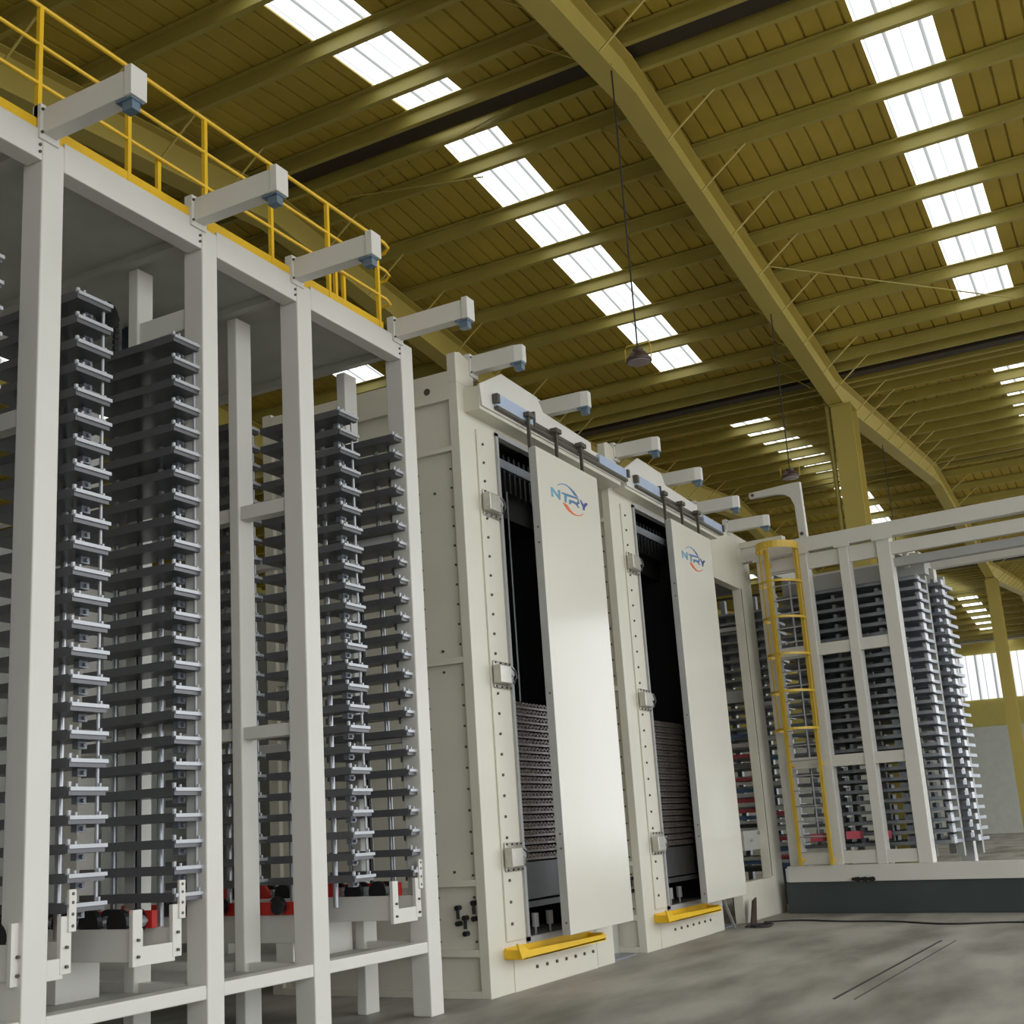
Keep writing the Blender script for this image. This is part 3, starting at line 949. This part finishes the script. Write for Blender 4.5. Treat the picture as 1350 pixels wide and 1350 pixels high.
for a in (0.14, 2.6, 5.4):
    rp(MB().box(a, a + 0.15, 0.1, 2.7, 6.5, 6.7), 'top_beam', 'white', rack)
rp(MB().box(0.4, 3.2, 0.5, 0.75, 6.05, 6.35), 'inner_beam', 'edge', rack)
# hooked lifting bracket on top
rp(MB().prism([(0.15, 8.03), (0.15, 8.15), (0.98, 8.17), (1.22, 8.17), (1.24, 7.04), (1.08, 7.04), (1.06, 7.72), (1.0, 7.88), (0.88, 7.97), (0.72, 8.01)], 'y', -0.04, 0.06), 'hooked_bracket', 'white', rack, 0.008)
rp(MB().cyl((1.15, -0.045, 7.12), (1.15, -0.06, 7.12), 0.035, 14).cyl((0.23, -0.045, 8.09), (0.23, -0.06, 8.09), 0.03, 14), 'bracket_bolt', 'bolt', rack)
rp(MB().box(-0.45, 0.75, -0.09, 0.1, 7.04, 7.16), 'top_box', 'cream', rack, 0.006)
rp(MB().cyl((2.92, 0.4, 6.2), (2.92, 0.4, 6.7), 0.06, 12).box(2.86, 3.1, 0.6, 0.9, 6.1, 6.5), 'lift_head', 'cream', rack)
mb = MB()
for i in range(9):
    mb.cyl((1.35 + 0.045 * i, -0.12, 0.60), (1.35 + 0.045 * i, -0.15, 0.60), 0.03 + 0.006 * (i % 3), 8)
rp(mb, 'chain_piece', 'black', rack)

# trays in the rack
for k, (ya, yb, lab) in enumerate(((0.45, 1.25, 'front stack of grey trays inside the white rack'),
                                   (1.55, 2.5, 'rear stack of grey trays inside the white rack'))):
    t = rthing('tray_stack', lab, 'tray stack', 'stacks of trays in the white rack')
    first = None
    for i in range(26):
        z = 1.15 + i * 0.193
        if first is None:
            ue = 3.0 + 0.12 * k
            mb = MB().box(0.2, ue, ya, yb, 0, 0.06)
            for x in (0.5, 0.7, 1.35, 1.6, 2.2, 2.4, 2.95):
                mb.box(x, x + 0.07, ya + 0.1, ya + 0.3, 0.05, 0.15)
            first = rp(mb, 'tray', 'steel', t)
            rp(MB().box(ue, ue + 0.05, ya + 0.02, ya + 0.2, 0.0, 0.11), 'end_tab', 'nose', first)
            first.location = (0, 0, z)
        else:
            tr = first.copy()
            C.objects.link(tr)
            tr.parent = t
            tr.location = (0, 0, z)
            for ch in list(first.children):
                c = ch.copy()
                C.objects.link(c)
                c.parent = tr
    for x in (0.55, 1.6, 2.35, 2.85):
        rp(MB().box(x, x + 0.12, yb + 0.02, yb + 0.12, 0.9, 6.3), 'post', 'deck', t)
    if k == 0:
        rp(MB().cyl((0.62, ya - 0.1, 1.35), (0.62, ya - 0.1, 6.3), 0.022, 8).cyl((1.72, ya - 0.1, 1.3), (1.72, ya - 0.1, 6.4), 0.03, 8), 'guide_rod', 'chrome', t)
for x, z, c, lab in ((0.5, 1.28, 'pink', 'pink-edged board pack low behind the yellow ladder'), (1.72, 1.28, 'pink', 'pink-edged board pack between the two middle rack columns'), (1.2, 1.3, 'pink', 'small pink board pack right of the ladder')):
    o = rp(MB().box(x, x + 0.25, 0.2, 0.4, z, z + 0.14), 'board_pack', c, None)
    o.location = R0
    o.rotation_euler = (0, 0, TH)
    tag(o, lab, 'board pack')

# caged ladder
lad = rthing('caged_ladder', 'yellow caged ladder fixed to the left part of the white rack', 'ladder')
UL, UR, YL = 0.42, 1.02, -0.20
for xx in (UL, UR):
    rp(MB().box(xx - 0.03, xx + 0.03, YL - 0.03, YL + 0.03, 0.86, 6.9), 'stringer', 'ladder', lad)
for z in [1.1 + 0.28 * i for i in range(21)]:
    rp(MB().cyl((UL, YL, z), (UR, YL, z), 0.013, 8), 'rung', 'nose', lad)
um, rr = (UL + UR) / 2, 0.38
hoops = [6.86, 6.15, 5.45, 4.75, 4.05, 3.35]
for i, z in enumerate(hoops):
    h = 0.14 if i == 0 else 0.045
    ang = [math.radians(a) for a in range(-10, 191, 12)]
    mb = MB()
    P1 = [(um + rr * 1.05 * math.cos(a), YL - 0.08 - 0.55 * max(0, math.sin(a))) for a in ang]
    for p, q in zip(P1, P1[1:]):
        mb.bar((p[0], p[1], z), (q[0], q[1], z), 0.012, h)
    mb.bar((P1[0][0], P1[0][1], z), (UR, YL, z), 0.012, h)
    mb.bar((P1[-1][0], P1[-1][1], z), (UL, YL, z), 0.012, h)
    rp(mb, 'hoop', 'ladder', lad)
for a in (0, 45, 90, 135, 180):
    ar = math.radians(a)
    x, y = um + rr * 1.03 * math.cos(ar), YL - 0.08 - 0.54 * math.sin(ar)
    if a in (0, 180, 90):
        rp(MB().box(x - 0.014, x + 0.014, y - 0.006, y + 0.006, 3.33, 6.9), 'cage_strap', 'ladder', lad)
for z in (0.95, 2.7, 4.8, 6.6):
    for xx in (UL, UR):
        rp(MB().box(xx - 0.02, xx + 0.02, YL, 0.0, z - 0.03, z + 0.03), 'standoff', 'ladder', lad)

# saw-cut joints in the concrete
struct(MB().bar((-3.19, 18.73, 0.001), (-3.3, 13.0, 0.001), 0.03, 0.006).build('trim_301', 'cable'))
struct(MB().bar((-3.0, 18.73, 0.001), (-3.1, 13.0, 0.001), 0.012, 0.006).build('trim_302', 'cable'))
